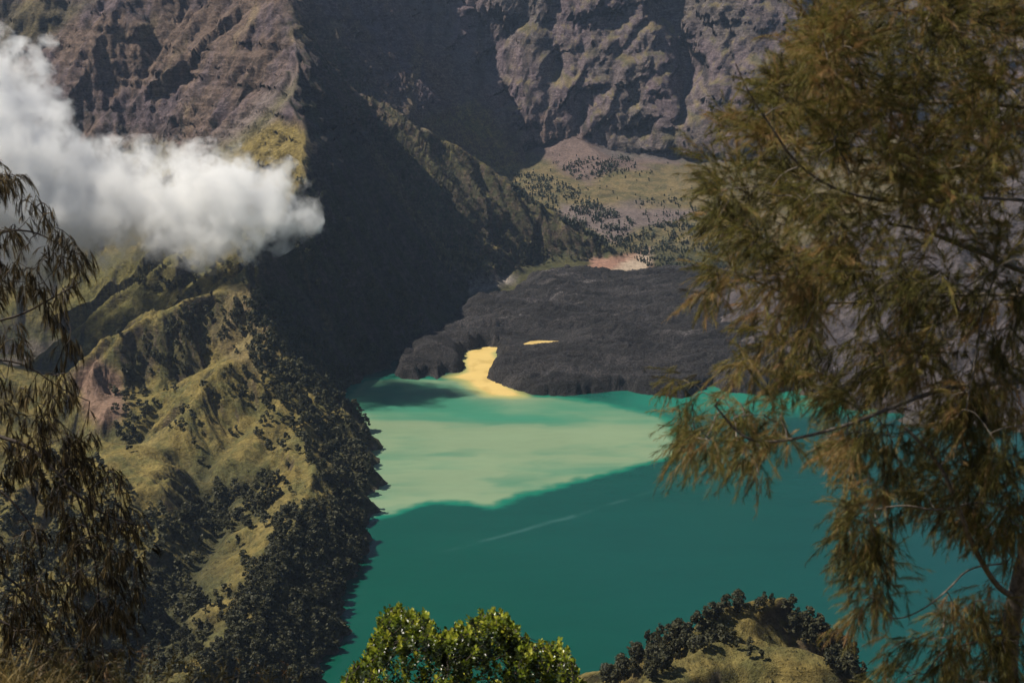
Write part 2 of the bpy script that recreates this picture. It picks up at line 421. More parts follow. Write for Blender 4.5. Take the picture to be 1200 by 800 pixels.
# thin beds of rock show where the ground is steep
sp_ = m.n('ShaderNodeSeparateXYZ', None, i0=m.n('ShaderNodeNewGeometry').outputs['Normal']).outputs[2]
bd = m.n('ShaderNodeMapping', None, Vector=p, Scale=(.022, .022, .20)).outputs[0]; bdn = m.noise(1.0, 6, .7, bd, .8)
crk = m.noise(.075, 8, .75, p, .5)
stp = m.n('ShaderNodeMapRange', None, Value=sp_, From_Min=.80, From_Max=.62).outputs[0]
cc = m.mix(m.math('MULTIPLY', stp, .85), cc, m.mix(1.0, cc, m.ramp(m.math('MULTIPLY_ADD', crk, .6, m.math('MULTIPLY', bdn, .5)), (.42, .38), (.54, .95), (.66, 1.75)), 'MULTIPLY'))
m.set(m.b, 'Base_Color', cc); m.set(m.b, 'Roughness', .95); m.set(m.b, 'Specular_IOR_Level', .12)
hsum = m.math('ADD', m.math('MULTIPLY', fine, 3.2), m.math('MULTIPLY', fine2, .5))
hsum = m.math('ADD', hsum, m.math('MULTIPLY', stp, m.math('MULTIPLY_ADD', crk, 7.0, m.math('MULTIPLY', bdn, 4.0))))
m.set(m.b, 'Normal', m.bump(hsum, .9, 2.2))
MAT_GROUND = mt.m
allf = grid_faces(NRW, NC, True)
fr_y = TY.ravel()[allf[:, 0]]; fr_x = TX.ravel()[allf[:, 0]]; fr_z = TZ.ravel()[allf[:, 0]]; fr_r = R.ravel()[allf[:, 0]]
zone = np.full(len(allf), 4)                                    # 4: outer land
zone[(fr_r < 620) | (fr_y < 620)] = 0
zone[(fr_y >= 620) & (fr_y < 5700) & (fr_x < 0)] = 1
zone[(fr_y >= 620) & (fr_y < 2500) & (fr_x >= 0)] = 5
zone[(fr_y >= 2950) & (fr_y < 4300) & (fr_x > -120+(fr_y-2950)*.0)] = 2
zone[(fr_y >= 4250) & (fr_y < 5700) & (fr_x > -400)] = 3
zone[(np.hypot(fr_x-1180, fr_y-2700) < 640)] = 6
zone[(fr_y >= 2450) & (fr_y < 2950) & (fr_x > -60) & (zone != 6)] = 2
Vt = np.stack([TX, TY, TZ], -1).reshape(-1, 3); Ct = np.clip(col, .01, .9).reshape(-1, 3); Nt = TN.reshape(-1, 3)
for zi, nm, lab in [(0, 'rim_slope', 'grassy slope falling from the viewer toward the lake'),
               (1, 'mountain', 'rocky mountain with grassy spurs descending to the lake shore'),
               (2, 'valley_floor', 'valley floor beyond the black lava field'),
               (3, 'crater_wall', 'tall grey purple crater wall closing the valley'),
               (4, 'land', 'land beyond the crater'), (5, 'lake_bed', 'lake bed and knoll on the near shore'),
               (6, 'volcanic_cone', 'grey ash cone right of the lava field')]:
    f = allf[zone == zi]
    if not len(f): continue
    u, inv = np.unique(f, return_inverse=True)
    me = mesh_np(nm, Vt[u], inv.reshape(-1, 4), MAT_GROUND, cols={'tint': Ct[u]})
    me.normals_split_custom_set_from_vertices(Nt[u].astype(np.float32))
    tag(link(nm, me), lab, None, None, 'structure')
print('terrain linked', time.time()-T0)

# visibility helpers: ray from the viewer to the terrain
fw = np.arange(len(a_in)); tanE = (TZ-CAMZ)/R; runmax = np.maximum.accumulate(tanE[:, fw], 0)
def cast(px, py):
    """terrain point seen at px, py -> (n,3) and ok flag"""
    u, v = (px-600)/FPX, (400-py)/FPX
    dx, dy, dz = u, CP+v*SP, -SP+v*CP
    a = np.degrees(np.arctan2(dx, dy)); te = dz/np.hypot(dx, dy)
    c = np.clip(np.round((a-a_in[0])/(a_in[1]-a_in[0])).astype(int), 0, len(a_in)-1)
    out = np.zeros((len(px), 3)); ok = np.zeros(len(px), bool)
    for i in range(len(px)):
        k = np.searchsorted(runmax[:, c[i]], te[i])
        if 0 < k < NRW-1:
            r0, r1 = R[k-1, c[i]], R[k, c[i]]; t0, t1 = tanE[k-1, c[i]], tanE[k, c[i]]
            f = (te[i]-t0)/max(t1-t0, 1e-9); f = min(max(f, 0), 1); r = r0+(r1-r0)*f
            aa = math.radians(a[i]); out[i] = (r*math.sin(aa), r*math.cos(aa), TZ[k-1, c[i]]+(TZ[k, c[i]]-TZ[k-1, c[i]])*f); ok[i] = True
    return out, ok

# ------------------------------------------------------------------ lava field: rubble slab with a steep front
LP = [(462,432),(470,412),(500,390),(528,366),(550,353),(596,343),(616,328),(660,317),(705,316),(760,318),(830,318),(960,330),(1010,400),(960,440),(900,452),
      (850,448),(835,452),(800,468),(775,464),(745,461),(735,458),(700,461),(660,465),(625,463),(604,457),(586,451),(569,443),(571,436),(588,429),(607,425),
      (593,421),(582,418),(579,412),(589,408),(570,406),(548,412),(543,421),(547,430),(540,437),(524,437),(510,447),(504,440),(490,446),(470,444),(462,440)]
lavap = np.array([G(a, b, 17 if 2 <= i <= 15 else 0)[:2] for i, (a, b) in enumerate(LP)])
pondp = np.array([G(a, b, 15)[:2] for a, b in [(614,403),(622,400),(632,399),(658,400),(655,403),(636,404),(620,405)]])
step = 3.2
lx = np.arange(-330, 1010, step); ly = np.arange(2060, 3150, step)
LX, LY = np.meshgrid(lx, ly)
wX = LX+3*fbm(LX/30, LY/30, 3)+4*fbm(LX/9, LY/9, 2); wY = LY+5*fbm(LX/30+7, LY/30, 3)+5*fbm(LX/9+4, LY/9, 2)
ld = polydist(wX, wY, lavap); pd = polydist(LX, LY, pondp)

lvl = (17*ss(-2, 16, ld)+4*ss(20, 120, ld))
flow = LY+.25*LX+55*fbm(LX/260, LY/260, 3)
terr = ss(2330, 2350, flow)*8+ss(2520, 2538, flow)*11+ss(2660, 2675, flow)*8-9*ss(2350, 2500, flow)-8*ss(2560, 2650, flow)
LZ = -3+lvl+terr*ss(5, 60, ld)+ss(1, 18, ld)*(16*fbm(LX/110+.4*pnoise(LX/60, LY/60), LY/34, 5, .66, True)+9.0*pnoise(LX/130, LY/17+.02*LX)+3.5*fbm(LX/10, LY/10, 3, .7)+14*pnoise(LX/170, LY/90))
LZ = np.where(LY < 2700, LZ*ss(0, 60, -pd)+(1-ss(0, 60, -pd))*np.minimum(LZ, 15.6+.05*np.maximum(-pd, 0)*fbm(LX/9, LY/9, 2)), LZ)*1.0
LZ = np.where(pd > -3, np.where(pd > 0, 13.5, 15.0), LZ)
keep = ld > -9
ff = grid_faces(len(ly), len(lx)); ff = ff[keep.ravel()[ff].all(1)]
u, inv = np.unique(ff, return_inverse=True)
ltint = .019+.026*ss(-.3, .5, fbm(LX/160, LY/40, 5, .6))+.07*ss(.25, .5, fbm(LX/200+4, LY/22, 3))*ss(2400, 2600, flow)
lcol = np.stack([ltint*1.10, ltint*.98, ltint*.98], -1)
mt = Mat('lava_rubble'); m = mt
ca = m.n('ShaderNodeAttribute', {'attribute_name': 'tint'}).outputs['Color']; p = m.pos
nz = m.noise(.35, 5, .7, p); vz = m.n('ShaderNodeTexVoronoi', None, Scale=.22, Vector=p).outputs['Distance']
m.set(m.b, 'Base_Color', m.mix(1.0, ca, m.ramp(nz, (.32, .3), (.5, .9), (.68, 2.2)), 'MULTIPLY')); m.set(m.b, 'Roughness', .9); m.set(m.b, 'Specular_IOR_Level', .25)
m.set(m.b, 'Normal', m.bump(m.math('ADD', m.math('MULTIPLY', nz, 2.5), m.math('MULTIPLY', vz, .6)), .9, 3.2))
me = mesh_np('lava_field', np.stack([LX, LY, LZ], -1).reshape(-1, 3)[u], inv.reshape(-1, 4), mt.m, cols={'tint': lcol.reshape(-1, 3)[u]})
tag(link('lava_field', me), 'black rubble lava flow reaching into the green lake', None, None, 'structure')

_pv = np.concatenate([[pondp.mean(0)], pondp+(pondp-pondp.mean(0))*.06]); _n = len(_pv)-1
_pf = np.array([[0, 1+i, 1+(i+1) % _n] for i in range(_n)])
mt = Mat('sulphur_water'); m = mt; m.set(m.b, 'Base_Color', m.ramp(m.noise(.06, 3, .6, m.pos), (.3, (.48,.33,.10)), (.6, (.66,.48,.18)))); m.set(m.b, 'Roughness', .3)
tag(link('sulphur_pond', mesh_np('sulphur_pond', np.column_stack([_pv, np.full(len(_pv), 15.2)]), _pf, mt.m)), 'small yellow pond in the black lava', None, None, 'structure')
# ------------------------------------------------------------------ lake
step = 4.0
wx_ = np.arange(-420, 1700, step); wy_ = np.arange(620, 2760, step)
WX, WY = np.meshgrid(wx_, wy_)
def wpoly(pts): return np.array([G(a, b)[:2] for a, b in pts])
pale = wpoly([(405,612),(440,602),(470,597),(500,590),(520,587),(548,589),(575,591),(600,578),(640,572),(680,560),(730,549),(780,538),(800,531),(790,510),(778,490),
              (740,478),(700,470),(650,467),(590,462),(545,430),(560,400),(600,400),(610,440),(560,446),(500,444),(430,444),(390,470),(380,560)])
yel = wpoly([(545,424),(546,412),(570,403),(592,406),(580,414),(583,420),(610,425),(600,440),(590,450),(606,460),(612,464),(598,465),(575,463),(558,456),(548,446),(530,442),(548,436)])
pond = wpoly([(608,407),(610,397),(660,396),(664,406),(630,408)])
wv = 26*fbm(WX/110, WY/260, 4); wu = 26*fbm(WX/130+5, WY/200, 4)+10*fbm(WX/25, WY/60, 3); wv = wv+11*fbm(WX/34, WY/16, 4, .6)
dp = polydist(WX+wu, WY+wv, pale); dyl = polydist(WX+.35*wu, WY+.35*wv, yel); dpo = polydist(WX, WY, pond)
sw = fbm(WX/260+.4*fbm(WX/150, WY/150, 2), WY/95, 4)
teal = lerp(C(.004,.054,.044), C(.002,.056,.036), ss(200, -260, WX+.5*(WY-1500)))
teal = lerp(teal, C(.006,.049,.054), ss(200, 700, WX))
green = C(.030,.235,.150)
sw2 = fbm(WX/110+1.2*sw, WY/52+2.2*sw+.2*WX/110, 4)
palec = lerp(C(.178,.252,.150), C(.080,.195,.120), ss(-.12, .7, sw+.45*sw2+.25*ss(1850, 2150, WY)))
lc = lerp(teal, C(.006,.135,.085), ss(-13, -1, dp))
lc = lerp(lc, palec, ss(-2, 15, dp+6*sw))
far_g = ss(1960, 2110, WY+120*sw+.15*WX)*ss(10, 80, -dyl)
lc = lerp(lc, C(.030,.185,.115), .75*far_g*ss(-60, 60, dp))
lc = lerp(lc, C(.014,.150,.105), ss(120, 260, WX+60*sw)*ss(2020, 2120, WY))
lc = lerp(lc, C(.40,.37,.13), ss(-26, 2, dyl)*.8)
yc = lerp(C(.62,.45,.16), C(.50,.36,.12), ss(0, .5, fbm(WX/30, WY/50, 3)))
lc = lerp(lc, yc, ss(-3, 10, dyl)); 
# faint foam streak across the deep water
s0, s1 = G(520,648)[:2], G(790,570)[:2]; e = s1-s0; tt = ((WX-s0[0])*e[0]+(WY-s0[1])*e[1])/(e@e)
off = ((WX-s0[0])*e[1]-(WY-s0[1])*e[0])/np.hypot(*e)+7*fbm(WX/60, WY/60, 3)+26*(tt-.5)**2
lc = lerp(lc, C(.040,.115,.105), .55*ss(6, 0, np.abs(off))*ss(-.05, .2, tt)*ss(1.1, .6, tt)*ss(-.5, .2, fbm(WX/40, WY/40, 3)))
lc = lc*(1+.10*fbm(WX/300, WY/60+sw, 4)+.05*fbm(WX/30, WY/9, 3))[..., None]
mt = Mat('lake_water'); m = mt
ca = m.n('ShaderNodeAttribute', {'attribute_name': 'tint'}).outputs['Color']; p = m.pos
m.set(m.b, 'Base_Color', ca); m.set(m.b, 'Roughness', .22); m.set(m.b, 'IOR', 1.33); m.set(m.b, 'Specular_IOR_Level', .22)
m.set(m.b, 'Normal', m.bump(m.noise(.25, 3, .6, p), .25, .25))
me = mesh_np('lake', np.stack([WX, WY, 0*WX], -1).reshape(-1, 3), grid_faces(len(wy_), len(wx_)), mt.m, cols={'tint': np.clip(lc, 0, 1).reshape(-1, 3)})
tag(link('lake', me), 'teal crater lake with a pale green mineral plume', None, None, 'structure')
print('lake', time.time()-T0)

# ------------------------------------------------------------------ trees of the slopes
def tri_crown(r, height, width, nq, lo=.12, size=.085, cone=0.0):
    """a lumpy crown of leaf clumps: many small quads gathered in boughs"""
    nb = max(6, nq//11); V = []; T = []
    bz = lo+(1-lo)*r.random(nb)**.85; prof = np.sin(np.pi*np.clip((bz-lo)/(1-lo)*.86+.12, 0, 1))**.7*(1-cone*bz)
    ang = r.random(nb)*6.283; rr = width*prof*(.25+.75*r.random(nb)**.5)
    cx = rr*np.cos(ang)+.15*width*(r.random()-.5)*bz; cy_ = rr*np.sin(ang); bs = .16+.14*r.random(nb)
    k = r.integers(0, nb, nq); d = r.normal(size=(nq, 3)); d /= np.linalg.norm(d, axis=1)[:, None]
    rad_ = (r.random(nq)**.4)*bs[k]*np.minimum(1, height/ (height))
    c = np.stack([cx[k]+d[:, 0]*rad_*width*2.0, cy_[k]+d[:, 1]*rad_*width*2.0, bz[k]+d[:, 2]*rad_*.42], 1)
    n = d+.7*r.normal(size=(nq, 3)); n[:, 2] += .35; n /= np.linalg.norm(n, axis=1)[:, None]
    a = np.cross(n, r.normal(size=(nq, 3))); a /= np.linalg.norm(a, axis=1)[:, None]; b = np.cross(n, a)
    s = size*(.6+.8*r.random(nq))[:, None]
    w = np.array([1, 1, 1.0])
    q = np.stack([c-a*s-b*s*.6, c+a*s*.9-b*s*.5, c+a*s*.5+b*s, c-a*s*.7+b*s*.7], 1)*w
    tone = np.repeat(.75+.5*r.random(nq)+.25*(r.random(nb)[k]-.5), 4)
    return q.reshape(-1, 3)*height, np.arange(nq*4).reshape(-1, 4), tone
def tube(pts, radii, n=5):
    pts = np.asarray(pts, float); radii = np.asarray(radii, float); m = len(pts)
    t = np.gradient(pts, axis=0); t /= np.linalg.norm(t, axis=1)[:, None]+1e-9
    ref = np.array([.13, .97, .2]); a = np.cross(t, ref); a /= np.linalg.norm(a, axis=1)[:, None]+1e-9; b = np.cross(t, a)
    th = np.arange(n)*2*np.pi/n
    V = pts[:, None]+radii[:, None, None]*(a[:, None]*np.cos(th)[None, :, None]+b[:, None]*np.sin(th)[None, :, None])
    return V.reshape(-1, 3), grid_faces(m, n, True)
def merge(parts):
    V = []; F = []; A = []; o = 0
    for p in parts:
        V.append(p[0]); F.append(p[1]+o); o += len(p[0]); A.append(p[2] if len(p) > 2 else np.ones(len(p[0])))
    return np.concatenate(V), np.concatenate(F), np.concatenate(A)
def tree_trunk(r, height, lo, width, limbs=5):
    tr = [tube([(0,0,-.10*height), (.01*height,0,.3*height), (.0,.01*height,.62*height), (0,0,.92*height)], [.024*height,.019*height,.012*height,.003*height], 5)]
    for i in range(limbs):
        a = r.random()*6.28; z0 = lo+.1+.6*r.random(); L = width*(.8-.4*z0)
        tr.append(tube([(0,0,z0*height), (L*.5*math.cos(a)*height, L*.5*math.sin(a)*height, (z0+.05)*height), (L*math.cos(a)*height, L*math.sin(a)*height, (z0+.13)*height)], [.009*height,.006*height,.002*height], 4))
    return merge(tr)
def foliage_mat(name, dark, light, trans=.25, rough=.6, spec=.2):
    mt = Mat(name); m = mt
    at = m.n('ShaderNodeAttribute', {'attribute_name': 'tone'}).outputs['Fac']
    rn = m.n('ShaderNodeObjectInfo').outputs['Random']
    f = m.math('MULTIPLY_ADD', rn, .35, m.math('SUBTRACT', at, .8))
    c = m.mix(m.math('MULTIPLY', f, 1.0, clamp=True), dark+(1,), light+(1,))
    m.set(m.b, 'Base_Color', c); m.set(m.b, 'Roughness', rough); m.set(m.b, 'Specular_IOR_Level', spec)
    tn = m.n('ShaderNodeBsdfTranslucent', None, Color=c); mx = m.n('ShaderNodeMixShader', None, i0=trans, i1=m.b.outputs[0], i2=tn.outputs[0])
    m.t.links.new(mx.outputs[0], m.o.inputs['Surface'])
    return mt.m
MAT_FOL = foliage_mat('casuarina_foliage', (.024,.026,.014), (.092,.088,.042))
MAT_FAR = foliage_mat('far_foliage', (.022,.030,.020), (.045,.055,.032))
mt = Mat('bark'); m = mt
nz = m.noise(14.0, 4, .6, m.n('ShaderNodeNewGeometry').outputs['Position'])
m.set(m.b, 'Base_Color', m.ramp(nz, (.35, (.045,.034,.026)), (.7, (.12,.095,.075)))); m.set(m.b, 'Roughness', .9); MAT_BARK = mt.m
r_ = np.random.default_rng(21)
# (lowest foliage, half width, quads) of the kinds of slope tree, unit height
KINDS = [(.16,.30,420), (.24,.24,380), (.10,.38,430), (.30,.30,360), (.12,.20,340)]
TPL = []
for lo, w_, nq in KINDS:
    v, f, t = tri_crown(r_, 1.0, w_, nq, lo, .058); tv = tree_trunk(r_, 1.0, lo, w_)
    TPL.append((mesh_np('crown', v, f, MAT_FOL, False, {'tone': t}), mesh_np('trunk', tv[0], tv[1], MAT_BARK)))
TPL_S = []
for lo, w_, nq in KINDS:
    v, f, t = tri_crown(r_, 1.0, w_, 130, lo, .10); tv = tube([(0,0,-.1),(0,0,.5)], [.02,.012], 3)
    TPL_S.append(merge([(v, f, t), (tv[0], tv[1], np.full(len(tv[0]), .7))]))
TPL_F = []
for i in range(3):
    v, f, t = tri_crown(r_, 1.0, .22, 26, .05, .15, .7); TPL_F.append((v, f, t))

OPEN1 = [(200,655),(235,625),(312,608),(322,622),(300,690),(240,705)]
OPEN2 = [(165,585),(215,500),(300,455),(375,500),(385,560),(300,560),(200,605)]
def scatter(poly, n, r):
    poly = np.asarray(poly, float); x0, y0 = poly.min(0); x1, y1 = poly.max(0)
    k = int(n*(x1-x0)*(y1-y0)/max(abs(.5*np.sum(poly[:, 0]*np.roll(poly[:, 1], 1)-poly[:, 1]*np.roll(poly[:, 0], 1))), 1)*1.02)+1
    px = x0+(x1-x0)*r.random(k); py = y0+(y1-y0)*r.random(k); m = inpoly(px, py, poly); px, py = px[m], py[m]
    P, ok = cast(px, py); ok &= ~inpoly(px, py, OPEN1) | (r.random(len(px)) < .22)
    ok &= ~inpoly(px, py, OPEN2) | (r.random(len(px)) < .3)
    ok &= (P[:, 2] > 1.2) & (P[:, 1] > 560)
    return P[ok], px[ok], py[ok]
# region: polygon in the photograph, number, height range, clumpiness, region phrase
R_EAST, R_SHORE, R_LOW, R_MEAD, R_MID, R_KNOLL, R_FAR = 'east', 'shore', 'low', 'meadow', 'mid', 'knoll', 'far'
REG = [
 ([(296,340),(330,350),(372,400),(412,440),(432,500),(438,560),(425,600),(398,588),(350,530),(318,450),(290,390)], 540, (8,18), .0, R_EAST),
 ([(325,600),(425,590),(430,650),(402,700),(406,800),(250,800),(288,700)], 950, (7,17), .0, R_SHORE),
 ([(0,640),(100,630),(180,670),(285,690),(300,800),(0,800)], 900, (6,15), .15, R_LOW),
 ([(0,520),(120,540),(195,620),(190,690),(0,670)], 420, (9,15), .3, R_LOW),
 ([(185,600),(262,560),(330,560),(325,598),(235,640),(190,640)], 120, (10,16), .0, R_MID),
 ([(125,440),(165,430),(175,470),(160,540),(132,530)], 60, (10,15), .2, R_MEAD),
 ([(135,395),(205,370),(235,400),(200,470),(165,500),(140,440)], 90, (9,14), .45, R_MEAD),
 ([(205,345),(290,322),(300,360),(280,400),(215,400)], 60, (9,13), .3, R_MEAD),
 ([(160,380),(290,335),(385,520),(400,580),(320,600),(190,600),(200,480)], 300, (5,13), .5, R_MEAD),
 ([(290,400),(330,430),(400,540),(380,580),(330,560),(280,480)], 150, (8,15), .2, R_MEAD),
 ([(200,600),(420,560),(425,640),(320,650),(300,700),(180,710)], 200, (8,15), .35, R_MID),
 ([(280,640),(330,640),(320,700),(290,700)], 60, (10,15), .0, R_SHORE),
 ([(700,800),(745,752),(800,722),(835,716),(800,770),(770,800)], 62, (9,13.5), .0, R_KNOLL),
 ([(800,722),(860,704),(935,712),(940,722),(880,716),(830,730)], 26, (7,11), .0, R_KNOLL),
 ([(935,712),(1040,800),(985,800),(925,740)], 60, (9,13), .0, R_KNOLL),
 ([(800,730),(860,740),(900,775),(840,765),(790,765)], 26, (6,10), .0, R_KNOLL),
 ([(350,170),(385,250),(520,320),(545,350),(430,430),(345,330)], 420, (8,14), .35, R_FAR),
 ([(475,285),(560,275),(700,282),(712,300),(620,316),(545,330),(500,310)], 260, (8,13), .2, R_FAR),
 ([(440,150),(500,190),(590,240),(560,280),(500,260)], 160, (6,10), .5, R_FAR),
 ([(230,235),(300,250),(300,320),(180,345),(150,330)], 150, (9,14), .3, R_FAR),
]
cand = []
for poly, n, (h0, h1), clump, reg in REG:
    P, px, py = scatter(poly, n, r_)
    if clump > 0:
        cl = fbm(P[:, 0]/45+50, P[:, 1]/45, 3); keep = (cl > clump*.25) | (r_.random(len(P)) > .45+clump*.7); P, px, py = P[keep], px[keep], py[keep]
    hh = h0+(h1-h0)*r_.random(len(P))
    for a in range(len(P)): cand.append((P[a], hh[a], reg, px[a], py[a]))
# keep crowns from growing through one another
order = r_.permutation(len(cand)); taken = {}; trees = []
for i in order:
    P, h, reg, px, py = cand[i]; key = (int(P[0]//8), int(P[1]//8)); md = .26*h; bad = False
    for a in (-1, 0, 1):
        for b in (-1, 0, 1):
            for q in taken.get((key[0]+a, key[1]+b), ()):
                if (q[0]-P[0])**2+(q[1]-P[1])**2 < md*md: bad = True; break
    if not bad: taken.setdefault(key, []).append(P); trees.append(cand[i])
for i, t in enumerate(trees): pass
size = np.array([t[1]/np.linalg.norm(t[0]-np.array([0, 0, CAMZ])) for t in trees])
rank = np.argsort(-size); indiv = set(rank[:300].tolist())
print('trees', len(trees), time.time()-T0)
def place_label(px, py, reg):
    if reg == R_KNOLL:
        if px < 800: return 'dark rounded tree in the thicket left of the grassy knoll by the lake', 'trees in the thicket left of the knoll'
        if px > 930: return 'dark tree on the steep right flank of the knoll by the lake', 'trees on the right flank of the knoll'
        if py < 735: return 'dark bushy tree on the crest of the knoll in front of the lake', 'trees along the knoll crest'
        return 'dark bushy tree in the hollow in the middle of the knoll', 'trees in the hollow of the knoll'
    if reg == R_SHORE: return 'dark tree in the dense wood directly above the left lake shore', 'trees in the wood above the left shore'
    if reg == R_LOW:
        if px < 150: return 'dark tree in the wooded basin behind the drooping foreground tree', 'trees in the wooded basin at far left'
        return 'dark tree in the woodland at the bottom left foot of the slope', 'trees at the bottom left foot of the slope'
    if reg == R_MID: return 'dark tree scattered around the small sunlit lower spur', 'trees around the lower spur'
    if reg == R_EAST: return 'dark tree in the shaded band between the meadow ridge and the lake', 'trees between meadow ridge and lake'
    if reg == R_MEAD: return 'small dark tree standing out on the sunlit grassy ridge', 'trees dotted over the grassy ridge'
    return 'small dark tree on the shaded mountain flank', 'trees on the shaded mountain flank'
SV = []; SF = []; ST = []; so = 0
for i, (P, h, reg, px, py) in enumerate(trees):
    k = int(r_.integers(0, 5)); rz = r_.random()*6.28; w = .85+.4*r_.random()
    if i in indiv:
        e = bpy.data.objects.new('casuarina_tree', None); sc.collection.objects.link(e); e.empty_display_size = 2
        e.location = P; e.rotation_euler = (0, 0, rz); e.scale = (h*w, h*w, h)
        lab, grp = place_label(px, py, reg); tag(e, lab, 'tree', grp)
        link('crown', TPL[k][0], e); link('trunk', TPL[k][1], e)
    else:
        v, f, t = TPL_S[k]; c, s = math.cos(rz), math.sin(rz)
        SV.append(np.stack([(v[:, 0]*c-v[:, 1]*s)*h*w+P[0], (v[:, 0]*s+v[:, 1]*c)*h*w+P[1], v[:, 2]*h+P[2]], 1)); SF.append(f+so); so += len(v); ST.append(t+.3*(r_.random()-.5))
o = link('woodland', mesh_np('woodland', np.concatenate(SV), np.concatenate(SF), MAT_FOL, False, {'tone': np.concatenate(ST)}))
tag(o, 'dark woodland covering the lower slopes and gullies above the lake', 'woodland', None, 'stuff')
# low shrubs of the meadow and the knoll
SV = []; SF = []; ST = []; so = 0
for poly, n, (h0, h1) in [([(165,375),(290,335),(390,520),(410,600),(320,640),(300,700),(180,700),(190,600),(200,480)], 1100, (1.2,3.5)),
                          ([(0,560),(180,560),(300,700),(300,790),(0,790)], 900, (1.5,4)),
                          ([(800,725),(900,705),(980,745),(1030,800),(740,800)], 260, (.6,1.6)), ([(440,130),(560,200),(690,280),(560,300),(480,260)], 700, (2,5)),
                          ([(240,150),(350,140),(340,210),(250,210)], 160, (2,5)), ([(340,180),(430,160),(560,330),(440,430),(300,330)], 1200, (2,6))]:
    P, px, py = scatter(poly, n, r_); cl = fbm(P[:, 0]/30, P[:, 1]/30, 3); P = P[(cl > -.05) | (r_.random(len(P)) > .6)]
    for q in P:
        v, f, t = TPL_S[2]; v = v[:52*4//4*4]; h = h0+(h1-h0)*r_.random()**2; a = r_.random()*6.28; c, s = math.cos(a), math.sin(a)
        nqq = 30; st = int(r_.integers(0, 90)); v = v[:0] if False else TPL_S[2][0][st*4:st*4+nqq*4]; t = TPL_S[2][2][st*4:st*4+nqq*4]
        SV.append(np.stack([(v[:, 0]*c-v[:, 1]*s)*h*1.8+q[0], (v[:, 0]*s+v[:, 1]*c)*h*1.8+q[1], (v[:, 2]-.15)*h+q[2]], 1)); SF.append(np.arange(nqq*4).reshape(-1, 4)+so); so += nqq*4; ST.append(t+.35*(r_.random()-.3))
MAT_SHR = foliage_mat('shrub_foliage', (.030,.032,.014), (.085,.078,.034))
o = link('scrub', mesh_np('scrub', np.concatenate(SV), np.concatenate(SF), MAT_SHR, False, {'tone': np.concatenate(ST)}))
tag(o, 'low scrub dotted over the grassy slopes', 'scrub', None, 'stuff')
# far conifer wood of the valley
SV = []; SF = []; ST = []; so = 0
for poly, n in [([(598,200),(640,205),(690,232),(745,262),(720,285),(700,265),(640,236),(600,225)], 1300),
                ([(645,190),(740,183),(748,196),(720,208),(675,212),(660,200)], 560), ([(715,290),(770,262),(850,236),(900,260),(900,316),(770,318)], 2600),
                ([(600,225),(690,262),(712,290),(660,262)], 500), ([(740,235),(860,225),(880,245),(760,262)], 200), ([(690,268),(740,275),(730,300),(700,296)], 200),
                ([(640,180),(900,200),(900,250),(740,240),(640,215)], 120)]:
    P, px, py = scatter(poly, n, r_); cl = fbm(P[:, 0]/60, P[:, 1]/60, 3); P = P[(cl > -.02) | (r_.random(len(P)) > .88)]
    for q in P:
        v, f, t = TPL_F[int(r_.integers(0, 3))]; h = 5+8*r_.random()
        SV.append(v*np.array([h, h, h])+q); SF.append(f+so); so += len(v); ST.append(t+.3*(r_.random()-.5))
o = link('valley_wood', mesh_np('valley_wood', np.concatenate(SV), np.concatenate(SF), MAT_FAR, False, {'tone': np.concatenate(ST)}))
tag(o, 'far dark wood on the valley floor below the crater wall', 'wood', None, 'stuff')
print('woods', time.time()-T0)

# ------------------------------------------------------------------ cloud drifting against the mountain
CB = [(-150,190,2250,80),(-75,130,2270,70),(-50,75,2290,40),(0,92,2300,30),(8,125,2290,36),(40,165,2260,30),(-20,200,2230,75),(30,215,2230,58),(85,228,2220,46),(130,234,2230,46),
      (180,228,2220,38),(225,240,2210,46),(275,238,2200,44),(318,238,2200,33),(348,250,2190,18),(250,268,2200,32),(200,266,2200,30),(110,258,2210,36),(45,265,2220,50),(-30,290,2200,50),(128,190,2260,12),(366,264,2190,10),(335,264,2190,14),(72,125,2270,13),(95,182,2260,14),(45,70,2300,11),(300,205,2200,9),(60,45,2300,8),(20,60,2300,12)]
blobs = []
for px, py, Y, r in CB:
    c = W(px, py, Y); blobs.append((c, r*Y/FPX*1.0))
CC = W(150, 230, 2220)
mt = Mat('cloud_vapour'); m = mt; m.t.nodes.remove(m.b)
p = m.pos
wn_ = m.n('ShaderNodeTexNoise', None, Scale=.011, Detail=3, Roughness=.6, Vector=p)
wv_ = m.n('ShaderNodeVectorMath', {'operation': 'MULTIPLY_ADD'}, i0=wn_.outputs['Color'], i1=(70,70,70), i2=(-35,-35,-35))
pp = m.n('ShaderNodeVectorMath', {'operation': 'ADD'}, i0=p, i1=wv_.outputs[0]).outputs[0]
acc = None
for c, r in blobs:
    d = m.n('ShaderNodeVectorMath', {'operation': 'DISTANCE'}, i0=pp, i1=tuple(c)).outputs['Value']
    v = m.math('MULTIPLY_ADD', d, -1.0/(r*1.5), 1.0)
    acc = v if acc is None else m.math('SMOOTH_MAX', acc, v, .12)
nz = m.noise(.019, 6, .68, pp)
den = m.math('ADD', m.math('MULTIPLY', acc, 1.6), m.math('MULTIPLY_ADD', nz, 6.2, -3.24))
den = m.math('MULTIPLY', m.math('MAXIMUM', den, 0.0), .055)
den = m.math('MINIMUM', den, .08)
vp = m.n('ShaderNodeVolumePrincipled', None, Color=(1,1,1,1), Density=den, Anisotropy=-.15)
m.t.links.new(vp.outputs[0], m.o.inputs['Volume'])
mt.m.cycles.volume_step_rate = 1.0
